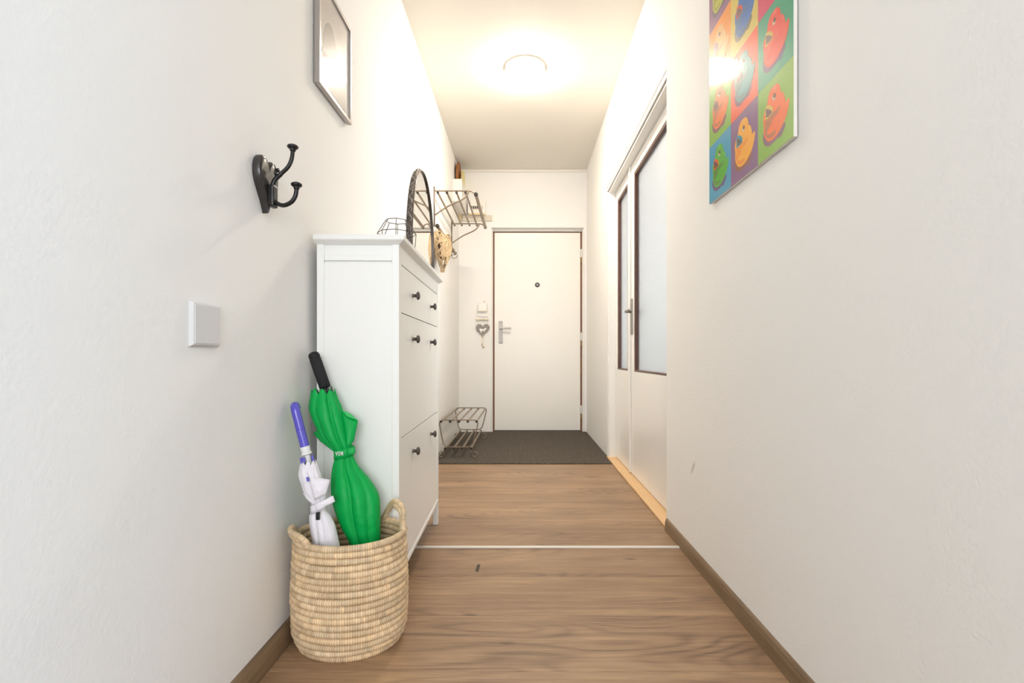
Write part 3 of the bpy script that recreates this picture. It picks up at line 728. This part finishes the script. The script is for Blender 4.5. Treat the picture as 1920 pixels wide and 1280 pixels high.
EYEW = [(270,440),(280,400),(310,395),(315,430),(290,465),(275,460)]
PUPIL = [(282,400),(292,360),(312,355),(322,380),(310,420),(290,430)]
HEADL = [(290,250),(320,240),(330,265),(300,310),(270,330)]
WING = [(393,340),(415,340),(438,370),(452,430),(440,450),(405,420),(390,380)]
cc_ = [1.347, 1.171]
def cellpt(p):
    y, z = up(*p)
    return ((py0+CW-y)/CW, (z-pz0)/CH)         # in units of the bottom near cell (u to the near side)
def shape(pts, col, row, depth, nm, m, par):
    P = [cellpt(p) for p in pts]
    P = [(q.x, q.y) for q in bez([Vector((u, v, 0)) for u, v in P], 4, closed=True)]
    depth = depth*.3
    P = [Vector((PX-depth, py1-(col+u)*CW, pz0+(row+v)*CH)) for u, v in P]
    MB().prism(P, (depth-.00005, 0, 0)).build(nm, pmat(m), par)
cells = {  # (col, row from the bottom): background, duck, shade, beak, mouth, shadow
 (0,0): ((74,164,196), (92,176,62), (96,140,66), (226,106,52), (110,84,76), (96,84,124)),
 (1,0): ((140,104,140), (250,180,52), (240,156,44), (62,150,176), (92,96,90), (150,98,78)),
 (2,0): ((146,186,82), (244,120,58), (188,116,72), (222,190,92), (130,96,92), (138,98,112)),
 (0,1): ((140,184,74), (240,126,48), (196,114,64), (150,100,80), (120,90,84), (138,86,94)),
 (1,1): ((240,100,60), (92,158,160), (112,140,140), (150,86,74), (120,80,76), (138,96,112)),
 (2,1): ((78,166,132), (240,96,78), (238,106,84), (224,186,96), (132,112,100), (122,100,128)),
 (0,2): ((246,160,62), (240,190,120), (226,160,110), (190,140,140), (140,110,110), (206,138,84)),
 (1,2): ((228,204,112), (78,124,186), (94,128,160), (218,90,72), (120,100,96), (138,126,104)),
 (2,2): ((222,84,116), (96,96,170), (84,84,150), (236,190,90), (110,90,100), (150,70,110)),
 (0,3): ((160,120,146), (206,200,98), (176,172,88), (224,96,74), (130,110,90), (126,112,122)),
 (1,3): ((74,150,190), (236,170,70), (214,150,66), (220,96,74), (120,96,90), (70,110,140)),
 (2,3): ((240,150,70), (96,160,90), (90,140,84), (226,190,90), (110,90,90), (180,110,70)),
}
for (c, r), (bg, du, sh, bk, mo, sd) in cells.items():
    cell = MB().box((PX-.00008, py1-(c+1)*CW, pz0+r*CH), (PX+.0006, py1-c*CW, pz0+(r+1)*CH)).build('print_square', pmat(bg), pic)
    shape(SHADOW, c, r, .0006, 'duck_shadow', sd, cell)
    shape(DUCK, c, r, .0009, 'duck', du, cell)
    shape(BREAST, c, r, .0012, 'duck_shade', sh, cell)
    shape(WING, c, r, .0012, 'duck_wing', tuple(min(255, int(v*.85+36)) for v in du), cell)
    shape(HEADL, c, r, .0012, 'duck_highlight', tuple(min(255, int(v*.85+40)) for v in du), cell)
    shape(BEAK, c, r, .0013, 'duck_beak', bk, cell)
    shape(MOUTH, c, r, .0016, 'duck_mouth', mo, cell)
    shape(EYEW, c, r, .0012, 'duck_eye', (232,216,190), cell)
    shape(PUPIL, c, r, .0015, 'duck_pupil', (112,78,64), cell)

# ------------------------------------------------------------------ straw basket
BC = Vector((-.488, 1.381, 0)); RXB, RYB = .160, .133
bk = thing('straw_basket', tuple(BC), 'round coiled straw basket with two handles holding umbrellas', 'basket')
NCO = 18; PITCH = .0171
def coil(mb, path, r, nwrap, spw, closed, seed):
    rg_ = random.Random(seed); n = nwrap*spw
    L0 = len(mb.v)
    rad = []
    tints = []
    for wv in range(nwrap):
        if wv == 0 or rg_.random() < .16: base = rg_.uniform(.80, 1.12); hue = rg_.random()
        c = base*rg_.uniform(.86, 1.08)
        wr_ = rg_.uniform(-.0003, .0004)
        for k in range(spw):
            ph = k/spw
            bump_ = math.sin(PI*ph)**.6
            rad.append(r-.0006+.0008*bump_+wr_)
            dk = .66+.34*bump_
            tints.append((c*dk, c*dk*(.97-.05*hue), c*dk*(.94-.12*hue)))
    pts = [path(i/n) for i in range(n if closed else n+1)]
    if not closed: rad.append(rad[-1]); tints.append(tints[-1])
    SEG = 8
    mb.sweep(pts, rad, SEG, closed)
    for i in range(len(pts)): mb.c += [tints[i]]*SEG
    return mb
for k in range(NCO):
    z = .0085+k*PITCH
    t = k/(NCO-1)
    bulge = 1.0-.10*max(0, 1-t/.16)**2-.012*math.cos(t*7)-.012*max(0, (t-.75)/.25)
    rx_, ry_ = (RXB-.009)*bulge, (RYB-.009)*bulge
    rk = random.Random(100+k); p1_, p2_ = rk.uniform(0, 6), rk.uniform(0, 6)
    def path(u, rx_=rx_, ry_=ry_, z=z, p1_=p1_, p2_=p2_):
        th = 2*PI*u; wv = 1+.006*math.sin(2*th+p1_)*.5+.004*math.sin(3*th+p2_)
        return Vector((BC.x+rx_*wv*math.cos(th), BC.y+ry_*wv*math.sin(th), z+.0012*math.sin(th*2+p1_)))
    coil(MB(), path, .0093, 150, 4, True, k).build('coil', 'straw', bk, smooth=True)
bt = MB()
bt.loft([[Vector((BC.x+(RXB-.025)*q*math.cos(2*PI*j/40), BC.y+(RYB-.025)*q*math.sin(2*PI*j/40), zz)) for j in range(40)] for q, zz in ((1, .004), (1, .012), (.02, .013))]).build('base', 'straw_dark', bk)
ZR_ = .0085+(NCO-1)*PITCH
def rimp(deg): return Vector((BC.x+(RXB-.012)*math.cos(math.radians(deg)), BC.y+(RYB-.012)*math.sin(math.radians(deg)), ZR_+.004))
def handle(ctrl, seed):
    for off in (0, 1):
        C = bez([Vector(c) for c in ctrl], 14)
        if off: C = [c*1.0+Vector((.0, .0, -.0115))+(Vector((BC.x, BC.y, c.z))-c).normalized()*.004 for c in C]
        def path(u):
            i = u*(len(C)-1); k = min(int(i), len(C)-2); return C[k].lerp(C[k+1], i-k)
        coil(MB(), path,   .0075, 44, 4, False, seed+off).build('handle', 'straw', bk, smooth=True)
a_, b_ = rimp(66), rimp(2)
top = at(744, 940, 1.43)
handle([a_, a_.lerp(top, .55)+Vector((.002, .004, .016)), top, b_.lerp(top, .62)+Vector((.010, 0, .012)), b_.lerp(top, .3)+Vector((.006, 0, .003)), b_], 50)
a_, b_ = rimp(186), rimp(240)
top = at(545, 999, 1.318)
handle([a_, a_.lerp(top, .5)+Vector((-.004, 0, .016)), top+Vector((0, 0, .004)), at(566, 1009, 1.27), b_], 60)

# ------------------------------------------------------------------ umbrellas
def depth_line(yt, Yt, yb, Yb):
    return lambda y: Yt+(Yb-Yt)*(y-yt)/(yb-yt)
def cloth(st, dl, k, amp, tw, hdf, jag, seed, N=96, sub=5):
    """loft a furled canopy through outline stations (y, x_left, x_right)"""
    rg_ = random.Random(seed)
    C = bez([Vector(s) for s in st], sub)
    rings = []
    for i, c in enumerate(C):
        t = i/(len(C)-1); Y = dl(c.x)
        l, r = at(c.y, c.x, Y), at(c.z, c.x, Y)
        cen = (l+r)/2; hw = (r.x-l.x)/2; ring = []
        for j in range(N):
            th = 2*PI*j/N
            pl_ = 1
            for (g0, ga, gw) in k:
                d_ = (th-g0-tw*(t-.45)+PI) % (2*PI)-PI
                pl_ -= ga*amp*math.exp(-(abs(d_)/gw)**1.3)*min(1, .4+1.2*abs(math.sin(PI*t)))
            nz = 1+.05*noise.noise(Vector((math.cos(th)*2, math.sin(th)*2, t*6+seed)))
            ex = 1.0 if abs(math.cos(th)) > .9 else pl_*nz
            ex = (pl_*nz)*(1-abs(math.cos(th))**6)+abs(math.cos(th))**6
            p = cen+Vector((hw*math.cos(th)*ex, hw*hdf*math.sin(th)*(pl_*nz), 0))
            if jag and t < .16:
                p.z += jag*(1-t/.16)*(abs(math.sin(th*4+.6))-.5)*1.2
            ring.append(p)
        rings.append(ring)
    return MB().loft(rings, cap=False)
def flap(pts, dl, dy, bulge=.006, n=7):
    """folded corner of cloth: quad patch (root a, tip, tip2, root b) in pixels, standing off towards the viewer by dy"""
    P = [at(x, y, dl(y)-d) for (x, y), d in zip(pts, dy)]
    g = []
    for side in (0, 1):
        rows = []
        for i in range(n):
            u = i/(n-1); row = []
            for j in range(n):
                v = j/(n-1)
                p = (P[0]*(1-u)+P[1]*u)*(1-v)+(P[3]*(1-u)+P[2]*u)*v
                p = p+Vector((0, -bulge*math.sin(PI*u)*math.sin(PI*v)+side*.0022, 0)); row.append(p)
            rows.append(row)
        g.append(rows)
    m = MB()
    for rows in g:
        b0 = len(m.v)
        for row in rows: m.v += [tuple(p) for p in row]
        for i in range(n-1):
            for j in range(n-1): m.f.append((b0+i*n+j, b0+(i+1)*n+j, b0+(i+1)*n+j+1, b0+i*n+j+1))
    edge = [(0, j) for j in range(n)]+[(i, n-1) for i in range(1, n)]+[(n-1, j) for j in range(n-2, -1, -1)]+[(i, 0) for i in range(n-2, 0, -1)]
    for q in range(len(edge)):
        a0 = edge[q][0]*n+edge[q][1]; a1 = edge[(q+1) % len(edge)]; a1 = a1[0]*n+a1[1]
        m.f.append((a0, a1, a1+n*n, a0+n*n))
    return m
def band(dl, y0, y1, x0, x1, slope, hdf, grow=1.06, n=48):
    rings = []
    for y in (y0, (y0+y1)/2, y1):
        Y = dl(y); l, r = at(x0, y, Y), at(x1, y, Y); cen = (l+r)/2; hw = (r.x-l.x)/2*grow; ring = []
        for j in range(n):
            th = 2*PI*j/n
            ring.append(cen+Vector((hw*math.cos(th), hw*hdf*math.sin(th), slope*math.cos(th))))
        rings.append(ring)
    return MB().loft(rings, cap=False)

# green umbrella
dg_ = depth_line(660, 1.470, 1165, 1.385)
gu = thing('green_umbrella', tuple(at(712, 1168, dg_(1168))), 'furled green umbrella with a black grip in the basket', 'umbrella')
st = [(733, 585, 627), (748, 582, 632), (765, 580, 640), (782, 585, 646), (800, 593, 651), (816, 601, 655), (832, 614, 659), (848, 628, 662), (858, 628, 664), (875, 624, 673),
      (895, 622, 690), (915, 622, 704), (932, 624, 711), (955, 629, 713), (985, 640, 713), (1015, 655, 713), (1060, 674, 714), (1110, 692, 715), (1165, 708, 716)]
cl = cloth(st, dg_, ((4.95, 1.1, .16), (3.95, .6, .14), (5.75, .6, .16), (.5, .8, .2), (1.6, .8, .2), (2.7, .7, .2)), .26, -1.1, .80, .014, 3).build('canopy', 'green_cloth', gu, smooth=True)
cl.modifiers.new('thick', 'SOLIDIFY').thickness = .0012
flap([(640, 770), (671, 789), (663, 826), (652, 842)], dg_, (.005, .0, .010, .02)).build('canopy_fold', 'green_cloth', gu, smooth=True)
flap([(641, 768), (658, 776), (671, 788), (650, 780)], dg_, (.012, .003, .002, .016), .002).build('canopy_fold', 'green_light', gu, smooth=True)
flap([(599, 802), (587, 812), (600, 827), (629, 849)], dg_, (.010, .0, .004, .02)).build('canopy_fold', 'green_cloth', gu, smooth=True)
bd = band(dg_, 839, 857, 627.5, 662, .006, .84, 1.06).build('strap', 'green_cloth', gu, smooth=True)
bd.modifiers.new('thick', 'SOLIDIFY').thickness = .0016
tb = flap([(650, 841), (665, 837), (666, 850), (651, 854)], dg_, (.034, .030, .030, .034), .001).build('strap_tab', 'green_cloth', gu, smooth=True)
tp = at(636, 849.5, dg_(849)-.0285)
text_mesh('IKEA', .0165, 'lettering', 'letter_white', Matrix.Translation(tp) @ Matrix.Rotation(math.radians(-30), 4, 'Z') @ Matrix.Rotation(math.radians(-7), 4, 'Y') @ Matrix.Rotation(PI/2, 4, 'X') @ Matrix.Rotation(PI, 4, 'Z'), bd)
tp = at(655.5, 829, dg_(829)-.036)
h0, h1 = at(588, 664, dg_(664)), at(610, 727, dg_(727))
axis = (h1-h0).normalized(); HL = (h1-h0).length
MB().lathe(tuple(h0-axis*.006), tuple(axis), [(0, .008), (.003, .0135), (.008, .016), (.018, .0165), (.020, .0150), (.022, .0168), (.026, .0168), (.028, .0152), (.030, .0170), (.06, .0168), (HL+.003, .0165), (HL+.006, .013)], 24).build('grip', 'black_foam', gu, smooth=True)
s1 = at(622, 770, dg_(770)); ax2 = (s1-h1)
MB().sweep([h1-axis*.004, h1.lerp(s1, .35), s1], [.008, .007, .006], 12).build('shaft', 'chrome', gu, smooth=True)
for px in (603, 609, 614): MB().sweep([at(px, 728, dg_(728)-.010), at(px+7, 752, dg_(752)-.012)], .0028, 8).build('stretcher', 'black_plastic', gu)
for (px, py, dx, dd) in ((585.5, 733, 3.5, .012), (600, 730, 2, .022), (614.5, 727, 2, .012), (621, 724, 2, .02), (594, 731, 2, -.012), (617, 729, 2, -.016)):
    a = at(px, py, dg_(py)-dd); b = at(px+dx, py+9, dg_(py+9)-dd)
    MB().sweep([a, b], .0026, 8).build('rib_tip', 'black_plastic', gu)

# white umbrella
dw = depth_line(760, 1.345, 1200, 1.335)
wu = thing('white_umbrella', tuple(at(640, 1198, dw(1198))), 'furled white umbrella with a violet handle in the basket', 'umbrella')
st = [(866, 566, 592), (878, 562, 596), (890, 560.5, 601), (905, 565, 606), (920, 570, 609), (935, 580, 611), (948, 585, 611), (958, 585, 612), (966, 581, 619),
      (985, 582, 628), (1005, 585, 633), (1025, 588, 637), (1070, 600, 642), (1130, 620, 645), (1198, 636, 644)]
cl = cloth(st, dw, ((4.6, .9, .14), (5.4, .7, .13), (3.8, .6, .13), (.4, .8, .2), (1.3, .8, .2), (2.5, .7, .2)), .26, -.8, .85, .010, 8).build('canopy', 'white_cloth', wu, smooth=True)
cl.modifiers.new('thick', 'SOLIDIFY').thickness = .001
flap([(578, 893), (619, 899), (611, 926), (590, 938)], dw, (.022, .006, .016, .024)).build('canopy_fold', 'white_cloth', wu, smooth=True)
flap([(573, 918), (567, 925), (578, 940), (590, 948)], dw, (.016, .004, .008, .02)).build('canopy_fold', 'white_cloth', wu, smooth=True)
flap([(560, 888), (568, 872), (580, 897), (568, 908)], dw, (.006, .018, .026, .018), .004).build('canopy_fold', 'white_cloth', wu, smooth=True)
bd = band(dw, 942, 957, 585, 611, .006, .9, 1.10).build('strap', 'white_cloth', wu, smooth=True)
bd.modifiers.new('thick', 'SOLIDIFY').thickness = .0014
flap([(590, 946), (624, 929), (628, 940), (594, 958)], dw, (.030, .014, .014, .030), .002).build('strap_tab', 'white_cloth', wu, smooth=True)
c0 = at(596, 967, dw(967)-.027)
MB().box((c0.x-.0045, c0.y-.004, c0.z-.010), (c0.x+.005, c0.y+.004, c0.z+.010)).build('clip', 'black_plastic', wu, bevel=.001)
h0, h1 = at(555, 772, dw(772)), at(572, 838, dw(838))
ax = (h1-h0).normalized()
crook = bez([h1, h1.lerp(h0, .5), h0, h0-ax*.008+Vector((-.001, .003, 0)), h0-ax*.014+Vector((-.003, .008, 0)), h0-ax*.015+Vector((-.006, .016, 0)), h0-ax*.008+Vector((-.008, .022, 0))], 8)
MB().sweep(crook, [.0120]*len(crook), 16).build('handle', 'violet_plastic', wu, smooth=True)
mid = h1.lerp(h0, .53)
MB().lathe(tuple(mid), tuple(ax), [(0, .0122), (.0015, .0126), (.003, .0122)], 18).build('handle_ring', 'violet_plastic', wu)
MB().lathe(tuple(h1-ax*.002), tuple(ax), [(0, .0125), (.010, .0125), (.016, .0115), (.018, .0140), (.022, .0140), (.024, .009)], 20).build('collar', 'white_plastic', wu, smooth=False)
MB().sweep([h1+ax*.018, at(584, 890, dw(890))], .0072, 12).build('shaft', 'white_plastic', wu)
for (px, py, dx, dd, L0) in ((564, 858, 2, .012, 10), (569, 857, 2, .020, 10), (585, 853, 2.5, .004, 11), (576, 894, 2, .033, 8)):
    MB().sweep([at(px, py, dw(py)-dd), at(px+dx, py+L0, dw(py+L0)-dd)], .0034, 8).build('rib_tip', 'violet_plastic', wu)

for o in COL.objects:
    if 'base' in o: del o['base']
